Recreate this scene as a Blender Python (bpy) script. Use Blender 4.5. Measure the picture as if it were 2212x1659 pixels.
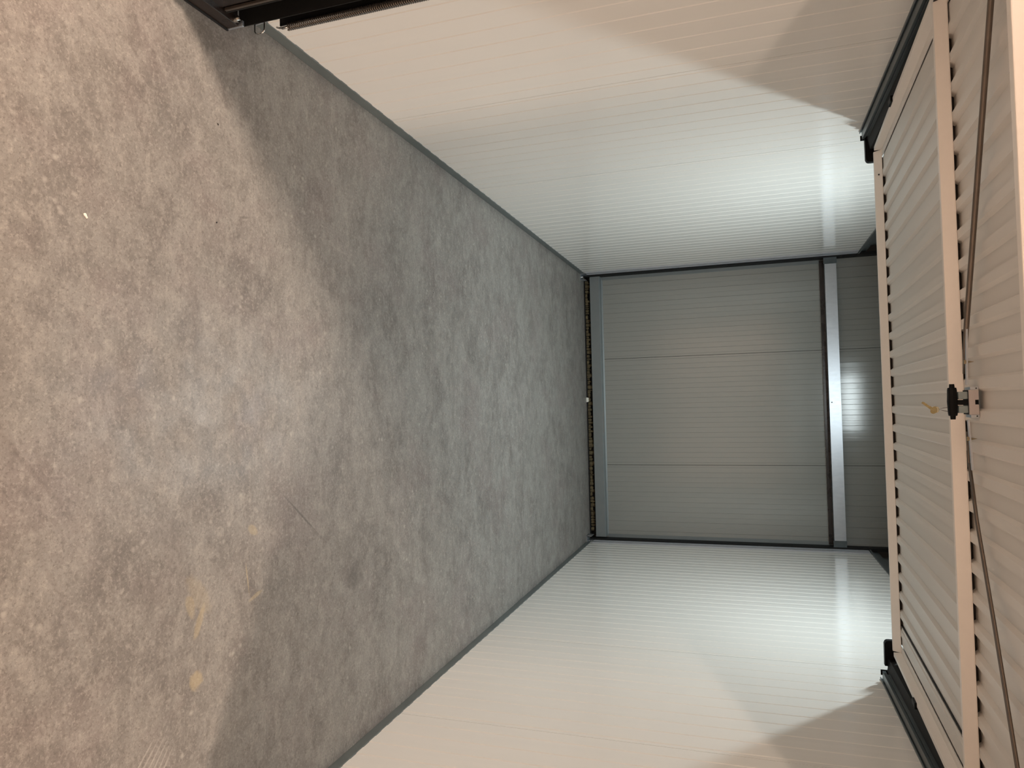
import bpy, bmesh, math, random
from mathutils import Vector, Matrix
random.seed(7)
for o in list(bpy.data.objects):
    bpy.data.objects.remove(o)
SC = bpy.context.scene
COL = SC.collection
PI = math.pi

# ------------------------------------------------------------------ camera
# phone held sideways: the picture's right side is up in the storage unit
cd = bpy.data.cameras.new('camera'); cam = bpy.data.objects.new('camera', cd); COL.objects.link(cam)
cd.sensor_fit = 'HORIZONTAL'; cd.sensor_width = 36.0; cd.lens = 1533.0 / 2212.0 * 36.0
cd.clip_start = 0.02; cd.clip_end = 60
F = Vector((-0.0322, 0.9491, -0.3131)).normalized()      # view direction
Rr = Vector((0.0222, 0.3142, 0.9491)); Rr = (Rr - F * Rr.dot(F)).normalized()   # picture right (world up)
U = Rr.cross(F)                                            # picture up (world left)
cam.matrix_world = Matrix(((Rr.x, U.x, -F.x, 0.0), (Rr.y, U.y, -F.y, 0.0),
                           (Rr.z, U.z, -F.z, 1.45), (0, 0, 0, 1)))
SC.camera = cam

# ------------------------------------------------------------------ world, lamps, exposure
w = bpy.data.worlds.new('world'); SC.world = w; w.use_nodes = True
w.node_tree.nodes['Background'].inputs[0].default_value = (1.0, 0.82, 0.66, 1)
w.node_tree.nodes['Background'].inputs[1].default_value = 0.006
SC.view_settings.view_transform = 'Standard'; SC.view_settings.look = 'None'
SC.view_settings.gamma = 1.0; SC.view_settings.exposure = 0.0
SC.view_settings.use_curve_mapping = False

def area(name, loc, sx, sy, power, col):
    l = bpy.data.lights.new(name, 'AREA'); l.shape = 'RECTANGLE'; l.size = sx; l.size_y = sy
    l.energy = power; l.color = col
    o = bpy.data.objects.new(name, l); COL.objects.link(o); o.location = loc
    return o
COOL = (0.86, 0.98, 1.0); WARM = (1.0, 0.775, 0.62)
CL = (0.02, 4.28, 2.62)
area('cool_tube_light', (CL[0], CL[1], CL[2] - 0.005), 0.60, 0.10, 42.0, COOL)
HALL = [(-2.9, -0.10, 2.56), (4.2, -0.10, 2.56)]
HALLP = [222.0, 300.0]
for p, e in zip(HALL, HALLP):
    area('hall_light', p, 0.9, 0.16, e, WARM)

# ------------------------------------------------------------------ materials
def mat(name, col, rough=0.5, metal=0.0, spec=0.5):
    m = bpy.data.materials.new(name); m.use_nodes = True
    b = m.node_tree.nodes['Principled BSDF']
    b.inputs['Base Color'].default_value = (*col, 1); b.inputs['Roughness'].default_value = rough
    b.inputs['Metallic'].default_value = metal; b.inputs['Specular IOR Level'].default_value = spec
    return m, m.node_tree, b
def N(nt, t, **kw):
    n = nt.nodes.new(t)
    for k, v in kw.items():
        if isinstance(v, tuple) and k[0] == '_':
            n.inputs[int(k[1:])].default_value = v
        elif k[0] == '_': n.inputs[int(k[1:])].default_value = v
        else: setattr(n, k, v)
    return n
def noise_mat(name, c1, c2, rough, metal=0.0, scale=40, stretch=(1, 1, 1), bump=0.0, rvar=0.0, spec=0.5, detail=4, obj=True):
    m, nt, b = mat(name, c1, rough, metal, spec)
    L = nt.links
    tc = N(nt, 'ShaderNodeTexCoord'); mp = N(nt, 'ShaderNodeMapping')
    mp.inputs['Scale'].default_value = stretch
    L.new(tc.outputs['Object'], mp.inputs[0])
    ns = N(nt, 'ShaderNodeTexNoise'); ns.inputs['Scale'].default_value = scale; ns.inputs['Detail'].default_value = detail
    L.new(mp.outputs[0], ns.inputs['Vector'])
    mx = N(nt, 'ShaderNodeMix', data_type='RGBA')
    mx.inputs[6].default_value = (*c1, 1); mx.inputs[7].default_value = (*c2, 1)
    L.new(ns.outputs['Fac'], mx.inputs[0]); L.new(mx.outputs[2], b.inputs['Base Color'])
    if rvar:
        mr = N(nt, 'ShaderNodeMapRange'); mr.inputs[3].default_value = rough - rvar; mr.inputs[4].default_value = rough + rvar
        L.new(ns.outputs['Fac'], mr.inputs[0]); L.new(mr.outputs[0], b.inputs['Roughness'])
    if bump:
        bp = N(nt, 'ShaderNodeBump'); bp.inputs['Strength'].default_value = 1.0; bp.inputs['Distance'].default_value = bump
        L.new(ns.outputs['Fac'], bp.inputs['Height']); L.new(bp.outputs[0], b.inputs['Normal'])
    return m
def wave_mat(name, col, rough, along, wav, spec=0.5):
    # glossy coated steel: long shallow waves running up the sheet, from cold rolling
    m, nt, b = mat(name, col, rough, 0.0, spec); L = nt.links
    tc = N(nt, 'ShaderNodeTexCoord'); mp = N(nt, 'ShaderNodeMapping'); mp.inputs['Scale'].default_value = along
    L.new(tc.outputs['Object'], mp.inputs[0])
    a = N(nt, 'ShaderNodeTexNoise'); a.inputs['Scale'].default_value = 1.0; a.inputs['Detail'].default_value = 2
    L.new(mp.outputs[0], a.inputs['Vector'])
    bp = N(nt, 'ShaderNodeBump'); bp.inputs['Strength'].default_value = 1.0; bp.inputs['Distance'].default_value = wav
    L.new(a.outputs['Fac'], bp.inputs['Height'])
    g = N(nt, 'ShaderNodeTexNoise'); g.inputs['Scale'].default_value = 900; g.inputs['Detail'].default_value = 1
    L.new(tc.outputs['Object'], g.inputs['Vector'])
    b2 = N(nt, 'ShaderNodeBump'); b2.inputs['Strength'].default_value = 0.12; b2.inputs['Distance'].default_value = 0.0004
    L.new(g.outputs['Fac'], b2.inputs['Height']); L.new(bp.outputs[0], b2.inputs['Normal'])
    L.new(b2.outputs[0], b.inputs['Normal'])
    return m
M = {}
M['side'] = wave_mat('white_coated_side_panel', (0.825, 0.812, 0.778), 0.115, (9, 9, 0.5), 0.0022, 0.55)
M['back'] = wave_mat('shade_darkened_back_panel', (0.32, 0.32, 0.298), 0.14, (9, 9, 0.5), 0.0014, 0.8)  # white panel coat darkened to paint in the far wall's dimmer light
M['door'] = wave_mat('cream_coated_door_sheet', (0.72, 0.685, 0.64), 0.45, (6, 0.6, 6), 0.0006, 0.4)
M['frame'] = noise_mat('cream_painted_frame', (0.84, 0.79, 0.735), (0.88, 0.825, 0.77), 0.45, scale=60)
M['galv'] = noise_mat('galvanised_steel', (0.56, 0.60, 0.66), (0.70, 0.74, 0.79), 0.36, 0.9, scale=45, stretch=(1, 1, 0.4), rvar=0.06)
M['galv_dark'] = noise_mat('dark_galvanised_steel', (0.10, 0.122, 0.13), (0.16, 0.185, 0.195), 0.38, 0.6, scale=25, rvar=0.08)
M['strip'] = noise_mat('pale_zinc_strip', (0.44, 0.45, 0.49), (0.54, 0.55, 0.59), 0.4, 0.3, scale=20)
M['sill'] = noise_mat('grey_painted_sill', (0.22, 0.245, 0.25), (0.26, 0.28, 0.285), 0.45, 0.2, scale=14)
M['skirt'] = noise_mat('grey_floor_channel', (0.115, 0.135, 0.135), (0.20, 0.225, 0.225), 0.42, 0.3, scale=9, stretch=(1, 1, 1), rvar=0.08)
M['black'] = mat('black_plastic', (0.004, 0.004, 0.0045), 0.5, 0.0, 0.15)[0]
M['slot_shade'] = mat('dark_brown_slot_shade', (0.035, 0.028, 0.024), 0.9)[0]  # shade colour for the slots between bars and ribbed sheet
M['lip_gap'] = mat('black_lip_and_gap_shade', (0.008, 0.009, 0.01), 0.8)[0]  # also blackens rail gaps and edge joints where shade falls
M['dark'] = noise_mat('dark_brown_steel', (0.020, 0.015, 0.013), (0.05, 0.038, 0.034), 0.28, 0.3, scale=14, rvar=0.1)
M['channel'] = mat('black_channel_steel', (0.003, 0.003, 0.003), 0.7)[0]
M['spring'] = mat('dull_spring_steel', (0.16, 0.135, 0.115), 0.45, 0.8)[0]
M['chrome'] = mat('bright_zinc', (0.72, 0.70, 0.67), 0.18, 1.0)[0]
M['rod'] = noise_mat('zinc_plated_rod', (0.13, 0.105, 0.085), (0.20, 0.165, 0.14), 0.42, 0.7, scale=20)
M['case'] = mat('grey_lock_case', (0.50, 0.46, 0.45), 0.45, 0.2)[0]
M['blue'] = mat('blue_grey_bracket', (0.26, 0.31, 0.32), 0.5, 0.3)[0]
M['brass'] = noise_mat('worn_brass', (0.36, 0.28, 0.13), (0.62, 0.54, 0.32), 0.3, 0.9, scale=300)
M['bolt'] = mat('yellow_zinc_screw', (0.40, 0.33, 0.22), 0.35, 0.9)[0]
M['chip'] = mat('white_plaster_chip', (0.90, 0.88, 0.80), 0.8)[0]
M['speck'] = mat('dark_grit', (0.012, 0.01, 0.009), 0.6)[0]
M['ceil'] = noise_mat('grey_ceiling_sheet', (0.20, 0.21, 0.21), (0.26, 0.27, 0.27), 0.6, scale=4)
M['hall'] = noise_mat('cream_hall_wall', (0.80, 0.74, 0.68), (0.84, 0.78, 0.72), 0.7, scale=3)
def em(name, col, s):
    m, nt, b = mat(name, col, 0.4)
    b.inputs['Emission Color'].default_value = (*col, 1); b.inputs['Emission Strength'].default_value = s
    return m
M['lampw'] = em('cool_lamp_diffuser', COOL, 3.0)
M['rust'] = noise_mat('brown_packing_foam', (0.025, 0.014, 0.008), (0.20, 0.155, 0.08), 0.9, scale=22, stretch=(1, 1, 1), bump=0.004, detail=6)

def concrete():
    m, nt, b = mat('power_floated_concrete', (0.3, 0.28, 0.26), 0.42, 0.0, 0.4); L = nt.links
    tc = N(nt, 'ShaderNodeTexCoord')
    def noise(sc, det, rough=0.5, st=(1, 1, 1), rot=0.0, dist=0.0):
        mp = N(nt, 'ShaderNodeMapping'); mp.inputs['Scale'].default_value = st; mp.inputs['Rotation'].default_value = (0, 0, rot)
        L.new(tc.outputs['Object'], mp.inputs[0])
        n = N(nt, 'ShaderNodeTexNoise'); n.inputs['Scale'].default_value = sc; n.inputs['Detail'].default_value = det
        n.inputs['Roughness'].default_value = rough; n.inputs['Distortion'].default_value = dist
        L.new(mp.outputs[0], n.inputs['Vector']); return n.outputs['Fac']
    def rng(x, a, b_, c=0.0, d=1.0):
        r = N(nt, 'ShaderNodeMapRange'); r.inputs[1].default_value = a; r.inputs[2].default_value = b_
        r.inputs[3].default_value = c; r.inputs[4].default_value = d; L.new(x, r.inputs[0]); return r.outputs[0]
    def math_(op, x, y):
        n = N(nt, 'ShaderNodeMath', operation=op)
        for i, v in enumerate((x, y)):
            if isinstance(v, (int, float)): n.inputs[i].default_value = v
            else: L.new(v, n.inputs[i])
        return n.outputs[0]
    def mix(fac, ca, cb, mode='MIX'):
        n = N(nt, 'ShaderNodeMix', data_type='RGBA', blend_type=mode)
        if isinstance(fac, (int, float)): n.inputs[0].default_value = fac
        else: L.new(fac, n.inputs[0])
        for i, v in ((6, ca), (7, cb)):
            if isinstance(v, tuple): n.inputs[i].default_value = (*v, 1)
            else: L.new(v, n.inputs[i])
        return n.outputs[2]
    base = mix(rng(noise(1.3, 3, 0.55, dist=0.4), 0.35, 0.65), (0.205, 0.190, 0.175), (0.246, 0.232, 0.213))
    base = mix(rng(noise(6.5, 7, 0.70, (0.9, 1.15, 1), dist=0.6), 0.40, 0.62), base, (0.300, 0.285, 0.264))
    base = mix(rng(noise(4.2, 6, 0.68, (0.95, 1.2, 1), 0.3), 0.50, 0.66, 0, 0.70), base, (0.150, 0.134, 0.124))
    base = mix(rng(noise(2.6, 4, 0.6, (1.2, 1, 1), 1.1), 0.50, 0.64, 0, 0.45), base, (0.228, 0.190, 0.180))
    base = mix(rng(noise(20, 6, 0.75, (0.85, 1.2, 1)), 0.50, 0.62, 0, 0.40), base, (0.415, 0.390, 0.355))
    base = mix(rng(noise(26, 6, 0.75, (0.85, 1.2, 1), 0.2), 0.52, 0.64, 0, 0.40), base, (0.125, 0.110, 0.101))
    base = mix(rng(noise(90, 5, 0.8), 0.52, 0.62, 0, 0.43), base, (0.47, 0.435, 0.395))
    base = mix(rng(noise(130, 5, 0.8, rot=0.7), 0.52, 0.62, 0, 0.46), base, (0.098, 0.086, 0.079))
    # light aggregate dots
    vo = N(nt, 'ShaderNodeTexVoronoi'); vo.inputs['Scale'].default_value = 23.0
    L.new(tc.outputs['Object'], vo.inputs['Vector'])
    dots = rng(vo.outputs['Distance'], 0.05, 0.22, 0.60, 0.0)
    sel = rng(noise(3.1, 3), 0.48, 0.60)
    base = mix(math_('MULTIPLY', dots, sel), base, (0.49, 0.46, 0.42))
    # stains that lie on the slab: (x, y, radius x, radius y, colour, strength, rotation)
    wob = noise(30, 5, 0.7)
    sp = N(nt, 'ShaderNodeSeparateXYZ'); L.new(tc.outputs['Object'], sp.inputs[0])
    def blot(x, y, rx, ry, col, s, rot, soft=0.5):
        nonlocal base
        cr, sr = math.cos(rot), math.sin(rot)
        dx = math_('SUBTRACT', sp.outputs[0], x); dy = math_('SUBTRACT', sp.outputs[1], y)
        u = math_('ADD', math_('MULTIPLY', dx, cr / rx), math_('MULTIPLY', dy, sr / rx))
        v = math_('ADD', math_('MULTIPLY', dx, -sr / ry), math_('MULTIPLY', dy, cr / ry))
        d = math_('ADD', math_('MULTIPLY', u, u), math_('MULTIPLY', v, v))
        d = math_('ADD', d, math_('MULTIPLY', math_('SUBTRACT', wob, 0.5), 2.2))
        base = mix(rng(d, 1.0 - soft, 1.0 + soft * 0.4, s, 0.0), base, col)
    OCH = (0.52, 0.42, 0.25)
    blot(0.727, 1.587, 0.026, 0.026, OCH, 0.46, 0)
    blot(0.522, 1.567, 0.035, 0.016, OCH, 0.31, 0.3); blot(0.575, 1.600, 0.045, 0.013, OCH, 0.37, 2.75)
    blot(0.50, 1.60, 0.07, 0.03, OCH, 0.17, 0.6)
    blot(0.36, 1.828, 0.028, 0.014, OCH, 0.34, 1.0); blot(0.562, 1.835, 0.007, 0.035, OCH, 0.34, 0.3)
    blot(0.50, 1.80, 0.05, 0.003, OCH, 0.43, 0.15)
    DK = (0.10, 0.09, 0.082)
    blot(0.35, 2.075, 0.155, 0.004, DK, 0.6, 0.885, 0.8); blot(0.43, 2.165, 0.06, 0.006, DK, 0.25, 0.95, 0.8)
    blot(0.635, 2.43, 0.055, 0.06, DK, 0.35, 0.4, 0.6)
    blot(-0.60, 1.80, 0.004, 0.03, DK, 0.4, 0.2, 0.8)
    for (x, y, a, b_, k, ro) in ((0.33, 1.50, 0.10, 0.04, 0.30, 0.4), (0.46, 1.44, 0.07, 0.05, 0.22, 1.2), (-0.25, 1.60, 0.12, 0.03, 0.22, 0.2), (-0.05, 1.35, 0.10, 0.05, 0.20, 0.9), (0.05, 1.06, 0.06, 0.02, 0.30, 0.3), (0.14, 1.14, 0.16, 0.008, 0.25, 0.7), (0.42, 1.20, 0.14, 0.008, 0.22, 0.5)):
        blot(x, y, a, b_, (0.14, 0.115, 0.105), k, ro, 0.95)
    for i in range(6):
        blot(0.86 + i * 0.013, 1.40 + i * 0.012, 0.07, 0.003, (0.50, 0.47, 0.43), 0.5, 2.35 + 0.03 * i, 0.9)
    L.new(base, b.inputs['Base Color'])
    L.new(rng(noise(9, 4), 0.3, 0.7, 0.36, 0.52), b.inputs['Roughness'])
    bp = N(nt, 'ShaderNodeBump'); bp.inputs['Strength'].default_value = 0.35; bp.inputs['Distance'].default_value = 0.0012
    L.new(noise(90, 5, 0.7), bp.inputs['Height']); L.new(bp.outputs[0], b.inputs['Normal'])
    return m
M['floor'] = concrete()

# ------------------------------------------------------------------ mesh helpers
def wloc(o):
    v = Vector(o.location)
    while o.parent: o = o.parent; v += Vector(o.location)
    return v
class MB:
    def __init__(s): s.v = []; s.f = []
    def box(s, x0, x1, y0, y1, z0, z1):
        i = len(s.v)
        s.v += [(x, y, z) for x in (x0, x1) for y in (y0, y1) for z in (z0, z1)]
        for q in ((0, 1, 3, 2), (4, 6, 7, 5), (0, 4, 5, 1), (2, 3, 7, 6), (0, 2, 6, 4), (1, 5, 7, 3)):
            s.f.append(tuple(i + k for k in q))
        return s
    def prism(s, pts, axis, a, b):
        # closed outline extruded along an axis (0 x, 1 y, 2 z)
        i = len(s.v); n = len(pts)
        for t in (a, b):
            for p, q in pts:
                s.v.append((t, p, q) if axis == 0 else ((p, t, q) if axis == 1 else (p, q, t)))
        s.f.append(tuple(i + k for k in range(n))); s.f.append(tuple(i + n + k for k in reversed(range(n))))
        for k in range(n):
            j = (k + 1) % n; s.f.append((i + k, i + j, i + n + j, i + n + k))
        return s
    def tube(s, path, r, seg=10, caps=True):
        P = [Vector(p) for p in path]; i0 = len(s.v); up = Vector((0, 0, 1))
        for k, p in enumerate(P):
            t = (P[min(k + 1, len(P) - 1)] - P[max(k - 1, 0)]).normalized()
            a = t.cross(up)
            if a.length < 0.05: a = t.cross(Vector((1, 0, 0)))
            a.normalize(); b = t.cross(a)
            rr = r[k] if isinstance(r, (list, tuple)) else r
            for j in range(seg):
                q = p + a * (rr * math.cos(2 * PI * j / seg)) + b * (rr * math.sin(2 * PI * j / seg)); s.v.append(tuple(q))
        for k in range(len(P) - 1):
            for j in range(seg):
                j2 = (j + 1) % seg
                s.f.append((i0 + k * seg + j, i0 + k * seg + j2, i0 + (k + 1) * seg + j2, i0 + (k + 1) * seg + j))
        if caps:
            s.f.append(tuple(i0 + j for j in reversed(range(seg))))
            s.f.append(tuple(i0 + (len(P) - 1) * seg + j for j in range(seg)))
        return s
    def build(s, name, m, parent=None, bevel=0.0, smooth=False, origin=None):
        me = bpy.data.meshes.new(name)
        org = Vector(origin) if origin else Vector((0, 0, 0))
        me.from_pydata([tuple(Vector(v) - org) for v in s.v], [], s.f); me.update()
        bm = bmesh.new(); bm.from_mesh(me); bmesh.ops.recalc_face_normals(bm, faces=bm.faces)
        if bevel:
            bmesh.ops.bevel(bm, geom=[e for e in bm.edges if e.calc_face_angle(0) > 0.6], offset=bevel, segments=2, affect='EDGES', profile=0.5)
        bm.to_mesh(me); bm.free()
        if smooth:
            for p in me.polygons: p.use_smooth = True
        me.materials.append(m)
        o = bpy.data.objects.new(name, me); COL.objects.link(o)
        o.location = org
        if parent: o.parent = parent; o.location = org - wloc(parent)
        return o
def empty(name, loc=(0, 0, 0)):
    o = bpy.data.objects.new(name, None); COL.objects.link(o); o.location = loc; return o
def tag(o, label=None, cat=None, group=None, kind=None):
    if label: o['label'] = label
    if cat: o['category'] = cat
    if group: o['group'] = group
    if kind: o['kind'] = kind
    return o

# ------------------------------------------------------------------ setting
XL, XR, YB, ZT, ZC = -1.24, 1.269, 6.70, 2.38, 2.70
MB().box(-6, 6, -1.45, 6.95, -0.12, 0.0).build('floor', M['floor'])['kind'] = 'structure'
bpy.data.objects['floor']['label'] = 'power-floated grey concrete floor with ochre and dark stains'
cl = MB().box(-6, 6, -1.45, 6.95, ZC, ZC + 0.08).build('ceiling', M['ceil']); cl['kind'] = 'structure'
cl['label'] = 'dark grey ceiling seen past the end of the raised door'

PITCH = 1.035 / 11
def profile(a, b, joint0, pitch, depth=0.0019):
    # (position, height) points of the micro-ribbed face between a and b
    pts = [(a, 0.0)]; k = math.floor((a - joint0) / pitch) - 1; sl = 0.0030; s2 = 0.0020
    while joint0 + k * pitch < b + pitch:
        s0 = joint0 + k * pitch
        for q, h in ((0.22 * pitch, 0), (0.22 * pitch + sl, depth), (0.74 * pitch, depth), (0.74 * pitch + s2, 0)):
            if a + 0.002 < s0 + q < b - 0.002: pts.append((s0 + q, h))
        k += 1
    pts.append((b, pts[-1][1])); pts[0] = (a, pts[1][1])
    return pts
def side_panel(parent, wall_x, inward, y0, y1, joint, z1=ZT, bow=0.0):
    mb = MB(); g = 0.0013
    pr = profile(y0 + g, y1 - g, joint, PITCH)
    out = []
    for i, (p, h) in enumerate(pr):
        t = (p - y0) / (y1 - y0)
        out.append((wall_x + inward * (h + bow * math.sin(PI * t)), p))
    e = 0.004; th = 0.06
    outline = [(wall_x - inward * e, y0 + g)] + out + [(wall_x - inward * e, y1 - g), (wall_x - inward * th, y1 - g), (wall_x - inward * th, y0 + g)]
    mb.prism(outline, 2, 0.004, z1)
    return mb.build('panel', M['side'], parent, origin=(wall_x, y0, 0))
joints = [1.665 + 1.035 * i for i in range(0, 6)]
for side, wx, inn in (('left', XL, 1), ('right', XR, -1)):
    wl = empty('wall_' + side, (wx, 0, 0)); tag(wl, kind='structure')
    wl['label'] = ('white ribbed sandwich-panel wall on the left of the unit, upper edge of the photo' if side == 'left'
                   else 'white ribbed sandwich-panel wall on the right of the unit, lower edge of the photo')
    for i in range(5):
        a = max(joints[i], 1.862); b = min(joints[i + 1], YB + 0.02)
        side_panel(wl, wx, inn, a, b, joints[i], bow=0.0008 * (1 if i % 2 else -0.6))
    # wall above the panels, set back, behind the top angle
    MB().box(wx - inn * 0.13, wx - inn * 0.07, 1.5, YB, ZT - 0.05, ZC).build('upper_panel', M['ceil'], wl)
bw = empty('wall_back', (0, YB, 0)); tag(bw, kind='structure'); bw['label'] = 'white ribbed panel wall closing the far end of the unit'
bj = [-1.437, -0.434, 0.569, 1.572]
BP = 1.003 / 11
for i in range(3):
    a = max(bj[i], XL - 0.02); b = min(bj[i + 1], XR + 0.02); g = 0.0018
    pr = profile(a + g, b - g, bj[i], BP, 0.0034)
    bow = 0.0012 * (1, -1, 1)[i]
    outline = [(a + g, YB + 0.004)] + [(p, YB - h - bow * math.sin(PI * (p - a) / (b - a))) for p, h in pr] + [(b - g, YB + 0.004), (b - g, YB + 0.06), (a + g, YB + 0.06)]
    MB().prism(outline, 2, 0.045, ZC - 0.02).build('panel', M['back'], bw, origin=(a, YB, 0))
for i in (1, 2):      # black sealing strip deep in each joint
    MB().box(bj[i] - 0.004, bj[i] + 0.004, YB + 0.002, YB + 0.01, 0.05, ZC - 0.02).build('joint_seal', M['channel'], bw)
# front wall of the row of units, around the opening
wf = empty('wall_front', (0, 1.5, 0)); tag(wf, kind='structure'); wf['label'] = 'cream wall around the door opening, behind the doorposts'
MB().box(-6, -1.255, 1.49, 1.55, 0, ZC).build('wall_panel', M['hall'], wf)
MB().box(1.284, 6, 1.49, 1.55, 0, ZC).build('wall_panel', M['hall'], wf)
MB().box(-1.255, 1.284, 1.49, 1.54, 2.06, ZC).build('lintel', M['hall'], wf)
wo = MB().box(-6, 6, -1.45, -1.38, 0, ZC).build('wall_hall', M['hall']); tag(wo, 'cream hall wall facing the storage unit', kind='structure')

# floor channels along the side walls
for side, wx, inn, h in (('left', XL, 1, 0.041), ('right', XR, -1, 0.038)):
    pts = [(wx - inn * 0.003, 0.0005), (wx + inn * 0.0050, 0.0005), (wx + inn * 0.0050, 0.003), (wx + inn * 0.0062, 0.005),
           (wx + inn * 0.0054, h - 0.0015), (wx + inn * 0.0044, h), (wx - inn * 0.003, h)]
    o = MB().prism(pts, 1, 1.864, 6.60).build('baseboard_' + side, M['skirt']); o['kind'] = 'structure'
    o['label'] = 'dark grey metal floor channel holding the foot of the %s wall panels' % side

# steel angle on top of the side walls
for n, (side, wx, inn) in enumerate((('left', XL, 1), ('right', XR, -1))):
    pts = [(wx - inn * 0.075, ZT), (wx + inn * 0.012, ZT), (wx + inn * 0.012, ZT + 0.014), (wx - inn * 0.01, ZT + 0.014),
           (wx - inn * 0.01, ZT + 0.07), (wx - inn * 0.022, ZT + 0.07), (wx - inn * 0.022, ZT + 0.014), (wx - inn * 0.075, ZT + 0.014)]
    o = MB().prism(pts, 1, 1.9, 6.66).build('trim_%d' % (n + 1), M['galv_dark']); o['kind'] = 'structure'
    o['label'] = 'dark steel angle capping the %s wall' % side

# ------------------------------------------------------------------ steelwork at the far end
beam = empty('cross_beam', (0, 6.62, 2.118))
tag(beam, 'bright galvanised steel beam across the upper far wall', 'beam')
pts = [(6.60, 2.120), (6.60, 2.212), (6.66, 2.212), (6.69, 2.212), (6.69, 2.203), (6.608, 2.203), (6.608, 2.128), (6.69, 2.128), (6.69, 2.120)]
MB().prism(pts, 0, XL + 0.012, XR - 0.012).build('profile', M['galv'], beam)
for x in (XL + 0.02, XR - 0.075):
    MB().box(x, x + 0.055, 6.597, 6.6, 2.112, 2.216).build('end_cleat', M['galv_dark'], beam)
MB().box(XL + 0.03, XR - 0.03, 6.675, 6.694, 2.085, 2.118).build('dark_strip', M['dark'], beam)['label'] = 'dark brown strip under the beam'  # dark brown strip along the panel just below the beam
MB().tube([(0.022, 6.594, 2.139), (0.022, 6.601, 2.139)], 0.0045, 8).build('rivet', M['black'], beam)
sill = empty('floor_rail', (0, 6.65, 0.06))
tag(sill, 'dull grey steel rail across the foot of the far wall', 'rail')
pts = [(6.635, 0.064), (6.635, 0.150), (6.645, 0.158), (6.690, 0.162), (6.696, 0.175), (6.699, 0.175), (6.699, 0.064)]
MB().prism(pts, 0, XL + 0.02, XR - 0.03).build('profile', M['sill'], sill)
MB().box(0.0, 0.26, 6.641, 6.646, 0.1575, 0.1605).build('bright_edge', M['chrome'], sill)['label'] = 'bright edge of the rail'  # bright metal strip along part of the rail's top edge
# packing in the gap under the far wall
gap = empty('gap_packing', (0, 6.68, 0)); tag(gap, 'crumbly brown packing foam in the dark gap under the far wall', 'foam')
mb = MB(); x = XL + 0.05
rg = random.Random(3)
while x < XR - 0.09:
    wd = rg.uniform(0.012, 0.05); hh = rg.uniform(0.022, 0.052); y = 6.668 + rg.uniform(-0.006, 0.008)
    i = len(mb.v); ring = 7
    for kz, zz in enumerate((0.014, 0.014 + hh * 0.5, 0.010 + hh)):
        for j in range(ring):
            a = 2 * PI * j / ring; rr = (0.5, 0.56, 0.32)[kz] * rg.uniform(0.75, 1.15)
            mb.v.append((x + wd * 0.5 + wd * rr * math.cos(a), y + 0.018 * rr * math.sin(a) * 2, zz))
    for kz in range(2):
        for j in range(ring):
            j2 = (j + 1) % ring
            mb.f.append((i + kz * ring + j, i + kz * ring + j2, i + (kz + 1) * ring + j2, i + (kz + 1) * ring + j))
    mb.f.append(tuple(i + 2 * ring + j for j in range(ring)))
    x += wd * rg.uniform(0.75, 1.1)
tag(mb.build('crumbs', M['rust'], gap, smooth=True), kind='stuff')
MB().box(XL + 0.034, XR - 0.034, 6.688, 6.70, 0, 0.06).build('dark_backing', M['channel'], gap)
MB().box(XL + 0.034, XR - 0.034, 6.655, 6.688, 0.0005, 0.013).build('dark_gap_strip', M['channel'], gap)  # black strip along the foot of the gap

# corner angles: galvanised strips standing on the side walls at the far end
for side, wx, inn in (('left', XL, 1), ('right', XR, -1)):
    cp = empty('corner_post', (wx, 6.55, 0))
    tag(cp, 'galvanised corner strip at the %s end of the far wall' % side, 'post', 'corner posts at the far end')
    x0, x1 = sorted((wx - inn * 0.01, wx + inn * 0.007))
    pts = [(wx, 6.475), (wx + inn * 0.009, 6.475), (wx + inn * 0.009, 6.545), (wx + inn * 0.012, 6.548), (wx + inn * 0.009, 6.551),
           (wx + inn * 0.007, 6.594), (wx, 6.594)]
    MB().prism(pts, 2, 0.055, ZT - 0.005).build('flange', M['strip'], cp)
    x0, x1 = sorted((wx - inn * 0.004, wx + inn * 0.020))
    MB().box(x0, x1, 6.596, 6.694, 0.01, ZC - 0.05).build('gap_shade_box', M['channel'], cp)  # black box painting the shade of the deep corner gap
    x0, x1 = sorted((wx + inn * 0.020, wx + inn * 0.050))
    MB().box(x0, x1, 6.690, 6.699, 0.17, 2.11).build('shaded_edge_strip', M['sill'], cp)  # grey strip standing in for the shaded edge of the back panel
    # foot bracket and bolt
    x0, x1 = sorted((wx + inn * 0.004, wx + inn * 0.060))
    fb = MB().box(x0, x1, 6.50, 6.60, 0.001, 0.006).box(x0, x0 + 0.005, 6.50, 6.60, 0.001, 0.05).box(x1 - 0.004, x1, 6.54, 6.60, 0.001, 0.045)
    f_ = fb.build('foot_bracket', M['galv'], cp)
    MB().tube([(wx + inn * 0.03, 6.55, 0.005), (wx + inn * 0.03, 6.55, 0.022)], 0.008, 6).build('bolt', M['chrome'], f_)
    for z in (0.3, 0.9, 1.5, 2.3):
        MB().tube([(wx + inn * 0.0065, 6.565, z), (wx + inn * 0.0095, 6.565, z)], 0.004, 8).build('rivet', M['galv_dark'], cp)

# ------------------------------------------------------------------ lamps that light the unit and the hall
def batten(loc, ln, label, cat='lamp'):
    t = empty('tube_lamp', loc); tag(t, label, cat)
    x, y, z = loc
    MB().box(x - ln / 2 - 0.03, x + ln / 2 + 0.03, y - 0.055, y + 0.055, z + 0.012, ZC - 0.003).build('housing', M['frame'], t, bevel=0.004)
    return t
batten(CL, 0.60, 'slim cool-white tube lamp above the raised door')
for p, nm in zip(HALL, ('left', 'right')):
    batten(p, 0.9, 'warm-white hall lamp outside the unit, off to the %s' % nm)

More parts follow.
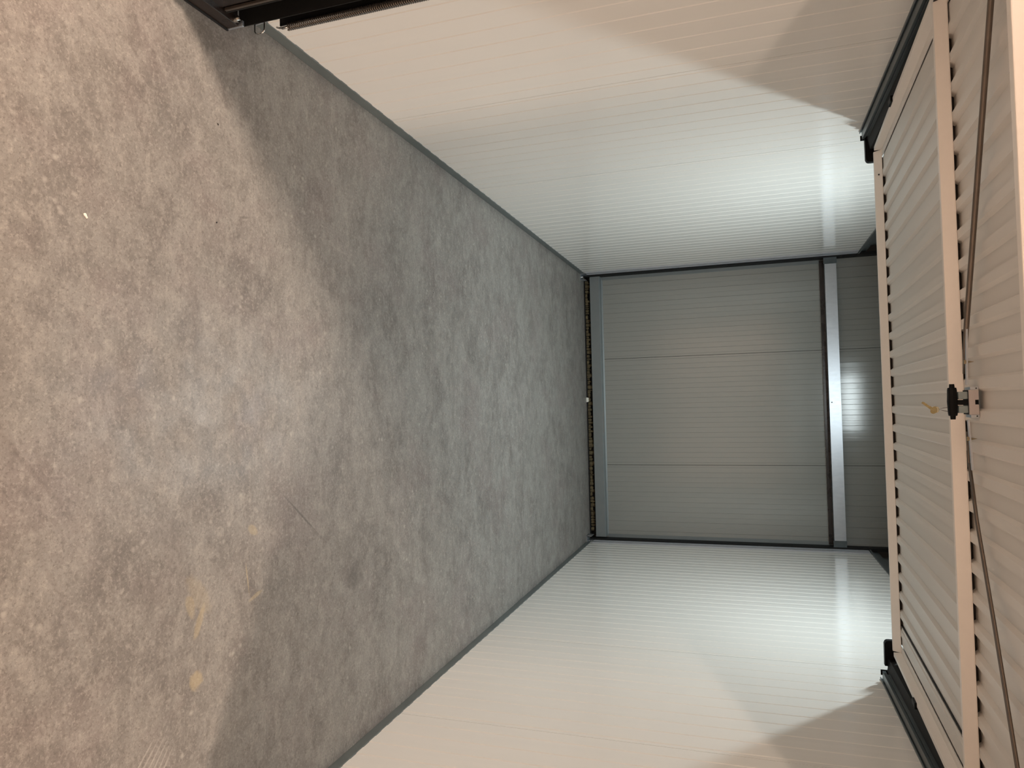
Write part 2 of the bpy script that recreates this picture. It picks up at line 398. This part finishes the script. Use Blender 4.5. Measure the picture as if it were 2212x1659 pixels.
# ------------------------------------------------------------------ raised up-and-over door
SL = 0.039
dr = empty('door_1', (0, 3.55, 2.03)); tag(dr, 'raised cream up-and-over door with ribbed sheet and lock', kind='structure')
def dz(y, off=0.0): return 2.03 + SL * (y - 3.55) + off
YF, YR = 1.570, 3.55
HW = 1.115
def dbox(x0, x1, y0, y1, o0, o1, name, m, parent=dr, bevel=0.0):
    mb = MB(); i = len(mb.v)
    mb.v += [(x, y, dz(y, o)) for x in (x0, x1) for y in (y0, y1) for o in (o0, o1)]
    for q in ((0, 1, 3, 2), (4, 6, 7, 5), (0, 4, 5, 1), (2, 3, 7, 6), (0, 2, 6, 4), (1, 5, 7, 3)):
        mb.f.append(tuple(i + k for k in q))
    return mb.build(name, m, parent, bevel=bevel)
FT = 0.031; VAL = 0.043
def wedge_bar(x0, x1, yf, yb, lean, name):
    mb = MB(); q = []
    for y, o in ((yf + lean, 0.0), (yb, 0.0), (yb, FT), (yf, FT), (yf, FT - 0.003), (yf + lean - 0.001, 0.001)): q.append((y, dz(y, o)))
    return mb.prism(q, 0, x0, x1).build(name, M['frame'], dr)
rear = wedge_bar(-HW, HW, YR - 0.036, YR, 0.020, 'rear_bar')
mid = wedge_bar(-HW + 0.012, HW - 0.012, 2.206, 2.243, 0.020, 'cross_bar')
front = dbox(-HW - 0.01, HW + 0.01, YF, YF + 0.028, 0.0, FT + 0.035, 'front_bar', M['frame'], bevel=0.003)
for s in (-1, 1):
    x0, x1 = sorted((s * HW, s * (HW + 0.018)))
    dbox(x0, x1, YF, YR - 0.034, 0.0, FT + 0.012, 'side_bar', M['frame'], bevel=0.0015)
    x0, x1 = sorted((s * (HW - 0.026), s * HW))
    dbox(x0, x1, YF + 0.045, YR - 0.034, FT - 0.001, FT + 0.003, 'side_lip', M['frame'])
    x0, x1 = sorted((s * 1.003, s * 1.083))
    dbox(x0, x1, YF + 0.045, YR - 0.02, FT + 0.0045, FT + 0.0065, 'edge_plate', M['door'])
    # black strip painting the shade in the open joint beside the edge plate
    x0, x1 = sorted((s * 0.996, s * 1.004))
    dbox(x0, x1, YF + 0.045, YR - 0.02, VAL - 0.003, VAL - 0.001, 'joint_shade', M['lip_gap'])
    # small slot at the end of the cross bar
    x0, x1 = sorted((s * (HW - 0.012), s * HW))
    dbox(x0, x1, 2.212, 2.240, 0.004, FT - 0.002, 'slot', M['channel'])
# ribbed sheet: crests point down at the bars
RP = 0.0817; prof = [(-HW - 0.01, VAL)]
k = -1
while True:
    c = -0.931 + RP * k
    if c > 1.06: break
    prof += [(c - 0.0195, VAL), (c - 0.0125, FT + 0.0006), (c + 0.0125, FT + 0.0006), (c + 0.0195, VAL)]; k += 1
prof.append((HW + 0.01, VAL))
mb = MB(); n = len(prof)
ys = (YF + 0.03, YR)
for y in ys:
    for x, o in prof: mb.v.append((x, y, dz(y, o)))
for y in ys:
    for x, o in prof: mb.v.append((x, y, dz(y, o + 0.002)))
for k in range(n - 1):
    mb.f.append((k, k + 1, n + k + 1, n + k)); mb.f.append((2 * n + k, 3 * n + k, 3 * n + k + 1, 2 * n + k + 1))
    mb.f.append((k, 2 * n + k, 2 * n + k + 1, k + 1)); mb.f.append((n + k, n + k + 1, 3 * n + k + 1, 3 * n + k))
mb.f.append((0, n, 3 * n, 2 * n)); mb.f.append((n - 1, 3 * n - 1, 4 * n - 1, 2 * n - 1))
mb.build('ribbed_sheet', M['door'], dr)
dbox(-HW + 0.03, HW - 0.03, YR - 0.020, YR - 0.004, FT + 0.0005, VAL - 0.0008, 'slot_shade_strip', M['slot_shade'])  # added dark strips paint the shade in the slots above the bars
dbox(-HW + 0.03, HW - 0.03, 2.232, 2.243, FT + 0.0005, VAL - 0.0008, 'slot_shade_strip', M['slot_shade'])
dbox(-1.0, 1.0, YR + 0.004, YR + 0.006, FT - 0.02, VAL + 0.01, 'leak_plate', M['frame'])  # added plate, stops lamp light leaking through the rear slots
# screw holes in the rear bar
for x in (-1.005, -0.155, 0.325):
    zc = dz(YR - 0.032, 0.016 if x < -0.5 else FT - 0.003)
    MB().tube([(x, YR - 0.0335, zc), (x, YR - 0.031, zc)], 0.0035 if x < -0.5 else 0.0028, 10).build('screw_hole', M['channel'], dr)
# stop brackets: black roller arms at the far corners
for s in (-1, 1):
    x0, x1 = s * 1.19, s * 1.078
    pts = []
    zt, zb = dz(3.56, 0.004), dz(3.56, -0.028)
    outline = [(x0, zb - 0.004), (x1 + s * 0.016, zb - 0.003), (x1 + s * 0.006, zb + 0.001), (x1 + s * 0.001, zb + 0.008), (x1, zb + 0.018), (x1, zt + 0.028), (x0, zt + 0.028)]
    MB().prism(outline, 1, 3.552, 3.578).build('roller_arm', M['black'], dr)
    MB().tube([(s * 1.16, 3.555, zb + 0.02), (s * 1.232, 3.555, zb + 0.02)], 0.013, 14).build('roller', M['black'], dr)
# small black catch part way along each side bar
for s in (-1, 1):
    x0, x1 = sorted((s * 1.118, s * 1.142))
    dbox(x0, x1, 2.96, 3.02, -0.008, 0.012, 'side_catch', M['black'], bevel=0.003)
# lock
lock = empty('lock', (0.012, 2.07, 1.98)); lock.parent = dr; lock.location = Vector((0.012, 2.07, 1.98)) - Vector(dr.location)
def lb(x0, x1, y0, y1, z0, z1, name, m, bevel=0.0):
    o = MB().box(x0, x1, y0, y1, z0, z1).build(name, m, None, bevel=bevel)
    o.parent = lock; o.location = Vector((0, 0, 0)) - Vector((0.012, 2.07, 1.98)); return o
X0 = 0.014
pts = [(-0.031, 1.981), (0.031, 1.981), (0.031, 2.002), (0.006, 2.002), (0.006, 1.994), (-0.006, 1.994), (-0.006, 2.002), (-0.031, 2.002)]
c_ = MB().prism([(X0 + a, b) for a, b in pts], 1, 2.055, 2.06).build('case_plate', M['case'], None); c_.parent = lock; c_.location = -Vector((0.012, 2.07, 1.98))
lb(X0 - 0.031, X0 + 0.031, 2.06, 2.12, 1.984, 2.003, 'case', M['black'])
for s in (-1, 1):
    a, b = sorted((X0 + s * 0.0315, X0 + s * 0.0385))
    lb(a, b, 2.055, 2.10, 1.984, 2.002, 'case_lug', M['galv'])
    lb(X0 + s * 0.035 - 0.0014, X0 + s * 0.035 + 0.0014, 2.0545, 2.056, 1.9955, 1.999, 'lug_hole', M['channel'])
    a, b = sorted((X0 + s * 0.008, X0 + s * 0.027))
    lb(a, b, 2.063, 2.095, 1.9595, 1.981, 'mount', M['blue'], bevel=0.002)
lb(X0 - 0.0065, X0 + 0.0065, 2.061, 2.079, 1.955, 1.984, 'spindle', M['black'], bevel=0.001)
# rounded twist handle with stepped ends
hv = MB()
secs = [(-0.045, 0.005, 0.0055), (-0.036, 0.0062, 0.0062), (-0.0355, 0.0095, 0.0092), (-0.030, 0.0108, 0.0102), (-0.012, 0.0115, 0.0108), (0.0, 0.0118, 0.0115),
        (0.012, 0.0115, 0.0108), (0.030, 0.0108, 0.0102), (0.0355, 0.0095, 0.0092), (0.036, 0.0062, 0.0062), (0.045, 0.005, 0.0055)]
sg = 12; zh = 1.9475
for x, ry, rz in secs:
    for j in range(sg):
        a = 2 * PI * j / sg; ca, sa = math.cos(a), math.sin(a)
        hv.v.append((X0 - 0.002 + x, 2.07 + ry * (abs(ca) ** 0.6) * (1 if ca > 0 else -1), zh + rz * (abs(sa) ** 0.6) * (1 if sa > 0 else -1)))
for k in range(len(secs) - 1):
    for j in range(sg):
        j2 = (j + 1) % sg; hv.f.append((k * sg + j, k * sg + j2, (k + 1) * sg + j2, (k + 1) * sg + j))
hv.f.append(tuple(range(sg))); hv.f.append(tuple((len(secs) - 1) * sg + j for j in range(sg)))
h_ = hv.build('twist_handle', M['black'], None, smooth=False); h_.parent = lock; h_.location = -Vector((0.012, 2.07, 1.98))
# flat bar under the lock and the two locking rods
bar = MB()
for a, b in (((-0.175, 2.062, 1.983), (-0.03, 2.066, 1.9795)), ((0.058, 2.066, 1.9795), (0.185, 2.062, 1.983))):
    a = Vector(a); b = Vector(b); i = len(bar.v)
    for p in (a, b):
        for dy in (-0.006, 0.006):
            for d in (-0.0022, 0.0022): bar.v.append((p.x, p.y + dy, p.z + d + (0.0 if dy < 0 else 0.001)))
    for q in ((0, 1, 3, 2), (4, 6, 7, 5), (0, 4, 5, 1), (2, 3, 7, 6), (0, 2, 6, 4), (1, 5, 7, 3)): bar.f.append(tuple(i + k for k in q))
bar.build('flat_bar', M['galv'], dr)
rodl = [(-0.06, 2.11, 1.986), (-0.12, 2.085, 1.984), (-0.184, 2.057, 1.983), (-0.514, 1.898, 1.977), (-0.842, 1.734, 1.970), (-1.09, 1.611, 1.964)]
MB().tube(rodl, [0.003, 0.0055, 0.0065, 0.0065, 0.0065, 0.0065], 12).build('locking_rod', M['rod'], dr, smooth=True)
rodr = [(0.09, 2.11, 1.988), (0.17, 2.105, 1.987), (0.304, 2.052, 1.984), (0.53, 1.926, 1.978), (0.793, 1.795, 1.973), (1.09, 1.645, 1.967)]
MB().tube(rodr, [0.003, 0.003, 0.0033, 0.0036, 0.0036, 0.0036], 10).build('locking_rod', M['rod'], dr, smooth=True)
rr2 = [(x + 0.0, y - 0.0085, z + 0.0) for x, y, z in rodr[1:]]
MB().tube(rr2, 0.0034, 10).build('locking_rod', M['rod'], dr, smooth=True)
# grey liner strips visible in the slots beside the bar near the lock
# screws by the lock
for x, y in ((-0.088, 2.062), (0.106, 2.062)):
    sc = empty('screw', (x, y, 1.98)); sc.parent = dr; sc.location = Vector((x, y, 1.98)) - Vector(dr.location)
    for nm, a, b, r, sg in (('screw_head', 1.9735, 1.979, 0.0058, 6), ('screw_tip', 1.984, 1.9965, (0.003, 0.0004), 8)):
        o = MB().tube([(x, y, a), (x, y, b)], list(r) if isinstance(r, tuple) else r, sg).build(nm, M['bolt'], None)
        o.parent = sc; o.location = -Vector((x, y, 1.98))

# key hanging from the handle
key = empty('key', (0.02, 2.07, 1.90)); tag(key, 'small brass key hanging on a wire loop from the black door handle', 'key')
kx, ky, kz = 0.031, 2.066, 1.9075          # bow
d = Vector((-0.023, 0.0, -0.027)).normalized(); pz = Vector((d.z, 0, -d.x))
kb = MB()
ring = []
for j in range(17):
    a = 2 * PI * j / 16; ring.append(Vector((kx + 0.0075 * math.cos(a), ky, kz + 0.0082 * math.sin(a))))
kb.tube(ring, 0.0011, 6, caps=False)
kb.build('ring', M['brass'], key)
bow = MB(); ns = 14; cx, cz = kx + 0.002, kz - 0.0045
c0 = Vector((0.033, ky, 1.9045)); i = 0
for yy in (ky - 0.0012, ky + 0.0012):
    for j in range(ns):
        a = 2 * PI * j / ns; q = c0 + d * (0.0075 * math.cos(a)) + pz * (0.0095 * math.sin(a)); bow.v.append((q.x, yy, q.z))
bow.f.append(tuple(range(ns))); bow.f.append(tuple(ns + j for j in reversed(range(ns))))
for j in range(ns): bow.f.append((j, (j + 1) % ns, ns + (j + 1) % ns, ns + j))
bow.build('bow', M['brass'], key)
bl = MB(); teeth = [(0.005, 0.0034), (0.014, 0.0034), (0.016, 0.0022), (0.018, 0.0034), (0.020, 0.0020), (0.023, 0.0033), (0.026, 0.0018), (0.029, 0.0030), (0.034, 0.0010)]
outl = [c0 + d * a + pz * b for a, b in teeth] + [c0 + d * a - pz * 0.0034 for a in (0.034, 0.005)]
nn = len(outl)
for yy in (ky - 0.001, ky + 0.001):
    for q in outl: bl.v.append((q.x, yy, q.z))
bl.f.append(tuple(range(nn))); bl.f.append(tuple(nn + j for j in reversed(range(nn))))
for j in range(nn): bl.f.append((j, (j + 1) % nn, nn + (j + 1) % nn, nn + j))
bl.build('blade', M['brass'], key)
MB().tube([(0.026, 2.07, 1.939), (0.0275, 2.068, 1.926), (0.030, 2.066, 1.914), (0.034, 2.067, 1.926), (0.037, 2.07, 1.940)], 0.0007, 6).build('wire', M['spring'], key)

# ------------------------------------------------------------------ guide rails beside the door
for side, wx, inn in (('left', XL, 1), ('right', XR, -1)):
    g = empty('guide_rail', (wx, 1.75, 1.99))
    tag(g, 'dark galvanised guide rail of the raised door on the %s wall' % side, 'rail', 'guide rails of the raised door')
    def P(a): return wx + inn * a
    pts = [(P(0.012), 1.990), (P(0.048), 1.990), (P(0.048), 2.004), (P(0.046), 2.004), (P(0.046), 1.993), (P(0.014), 1.993), (P(0.014), 2.050),
           (P(0.046), 2.050), (P(0.046), 2.040), (P(0.048), 2.040), (P(0.048), 2.053), (P(0.012), 2.053)]
    MB().prism(pts, 1, 1.74, 3.575).build('channel', M['galv_dark'], g)
    pts = [(P(0.0025), 1.984), (P(0.012), 1.984), (P(0.012), 1.987), (P(0.0055), 1.987), (P(0.0055), 2.06), (P(0.0025), 2.06)]
    MB().prism(pts, 1, 1.90, 3.60).build('wall_angle', M['galv_dark'], g)
    pts = [(P(0.052), 2.000), (P(0.060), 1.998), (P(0.060), 2.06), (P(0.052), 2.06)]
    MB().prism(pts, 1, 1.76, 3.50).build('inner_track', M['galv_dark'], g)
    pts = [(P(0.050), 2.008), (P(0.104), 2.018), (P(0.104), 2.085), (P(0.010), 2.085), (P(0.010), 2.056), (P(0.050), 2.056)]
    MB().prism(pts, 1, 1.76, 3.568).build('gap_blocker', M['lip_gap'], g)  # added filler, keeps the rail gap dark and blocks lamp light
    x0, x1 = sorted((P(0.030), P(0.052)))
    e_ = MB().box(x0, x1, 3.575, 3.582, 1.984, 2.03).build('end_plate', M['black'], g)
    MB().tube([(P(0.041), 3.574, 1.995), (P(0.041), 3.5835, 1.995)], 0.0035, 8).build('hole', M['chrome'], e_)

# ------------------------------------------------------------------ doorposts with shoe, channel and spring
for side, wx, inn in (('left', XL, 1), ('right', XR, -1)):
    j = empty('doorpost', (wx, 1.6, 0))
    tag(j, 'dark brown steel doorpost with black channel on the %s of the opening' % side, 'post', 'doorposts of the opening')
    def P(a): return wx + inn * a
    def pb(a0, a1, y0, y1, z0, z1, nm, m, bv=0.0, par=j):
        x0, x1 = sorted((P(a0), P(a1)))
        return MB().box(x0, x1, y0, y1, z0, z1).build(nm, m, par, bevel=bv)
    pb(-0.01, 0.068, 1.50, 1.662, 0.001, 2.05, 'post', M['dark'], 0.006)
    sh = pb(0.0, 0.088, 1.50, 1.728, 0.001, 0.045, 'shoe', M['dark'], 0.003)
    pb(0.0885, 0.092, 1.50, 1.732, 0.001, 0.007, 'seal_lip', M['lip_gap'], 0, sh)
    pb(0.071, 0.0885, 1.728, 1.736, 0.002, 0.060, 'end_tab', M['galv'], 0.001, sh)
    b_ = MB().tube([(P(0.075), 1.712, 0.045), (P(0.075), 1.712, 0.058)], 0.010, 16).tube([(P(0.075), 1.712, 0.058), (P(0.075), 1.712, 0.066)], 0.0055, 6)
    b_.build('bolt', M['chrome'], sh)
    pb(0.066, 0.074, 1.664, 1.672, 0.05, 2.0, 'bead', M['spring'])
    pts = [(P(0.0), 1.674), (P(0.074), 1.674), (P(0.074), 1.679), (P(0.008), 1.679), (P(0.008), 1.763), (P(0.0), 1.763)]
    MB().prism(pts, 2, 0.022, 1.98).prism([(P(0.0), 1.763), (P(0.008), 1.763), (P(0.008), 1.842), (P(0.040), 1.842), (P(0.040), 1.847), (P(0.0), 1.847)], 2, 0.108, 1.98).build('channel', M['channel'], j)
    pts = [(P(0.008), 1.76), (P(0.07), 1.76), (P(0.07), 1.763), (P(0.008), 1.763)]
    MB().prism(pts, 2, 0.022, 1.98).build('channel_web', M['channel'], j)
    # tension spring
    r = 0.0095; path = []; turns = 210; z0, z1 = 0.140, 1.60
    cx, cy = P(0.051), 1.839
    for i in range(turns * 8 + 1):
        a = 2 * PI * i / 8; path.append((cx + r * math.cos(a), cy + r * math.sin(a), z0 + (z1 - z0) * i / (turns * 8)))
    MB().tube(path, 0.0027, 5).build('spring', M['spring'], j, smooth=True)
    hk = MB().tube([(cx, cy, 0.143), (cx, cy, 0.118)], 0.004, 8).tube([(cx, cy, 0.125), (cx - inn * 0.01, cy + 0.012, 0.10), (cx - inn * 0.02, cy + 0.02, 0.085)], 0.003, 6)
    hk.build('spring_hook', M['chrome'], j, smooth=True)
    # bent U strap standing out of the channel foot
    u = [(P(0.030), 1.79, 0.056), (P(0.076), 1.79, 0.056), (P(0.082), 1.79, 0.060), (P(0.084), 1.79, 0.066), (P(0.084), 1.79, 0.080), (P(0.081), 1.79, 0.087), (P(0.075), 1.79, 0.090), (P(0.030), 1.79, 0.092)]
    MB().tube(u, 0.0024, 8).build('strap', M['chrome'], j, smooth=True)
    x0, x1 = sorted((P(0.008), P(0.040)))
    MB().prism([(P(0.004), 0.052), (P(0.050), 0.052), (P(0.046), 0.098), (P(0.012), 0.125), (P(0.004), 0.125)], 1, 1.796, 1.80).build('anchor_plate', M['galv'], j)

# ------------------------------------------------------------------ bits lying about
def chip(name, x, y, z, pts, h, m, label, cat, rot=0.0):
    mb = MB(); n = len(pts); c, s = math.cos(rot), math.sin(rot)
    for zz, k in ((0.0006, 1.0), (h, 0.82)):
        for px, py in pts: mb.v.append((x + (px * c - py * s) * k, y + (px * s + py * c) * k, z + zz))
    mb.f.append(tuple(reversed(range(n)))); mb.f.append(tuple(n + j for j in range(n)))
    for j in range(n): mb.f.append((j, (j + 1) % n, n + (j + 1) % n, n + j))
    o = mb.build(name, m, None, bevel=0.0006, origin=(x, y, z)); tag(o, label, cat); return o
chip('plaster_chip', -0.467, 1.249, 0, [(-0.007, -0.003), (-0.003, -0.0042), (0.002, -0.003), (0.0072, -0.0018), (0.0066, 0.0016), (0.001, 0.0022), (-0.0035, 0.0034), (-0.0068, 0.0022)],
     0.0035, M['chip'], 'small white plaster chip on the lit concrete floor in front of the opening', 'chip', 0.6)
chip('plaster_chip', -0.052, 6.648, 0, [(-0.022, -0.004), (-0.008, -0.008), (0.012, -0.006), (0.024, -0.001), (0.014, 0.007), (-0.006, 0.008), (-0.020, 0.004)],
     0.022, M['chip'], 'white crumb in the dark gap under the middle of the far wall', 'chip', 0.0)
for (x, y, lb_) in ((-0.849, 1.69, 'tiny dark grit speck on the floor near the left doorpost'),
                    (-0.571, 3.186, 'tiny dark grit speck deep inside the unit on the grey floor'),
                    (-0.556, 1.681, 'tiny dark splinter on the floor at the edge of the warm light')):
    chip('grit', x, y, 0, [(-0.0035, -0.0014), (0.001, -0.0022), (0.0038, 0.0), (0.001, 0.002), (-0.003, 0.0014)], 0.0022, M['speck'], lb_, 'grit', random.uniform(0, 3))
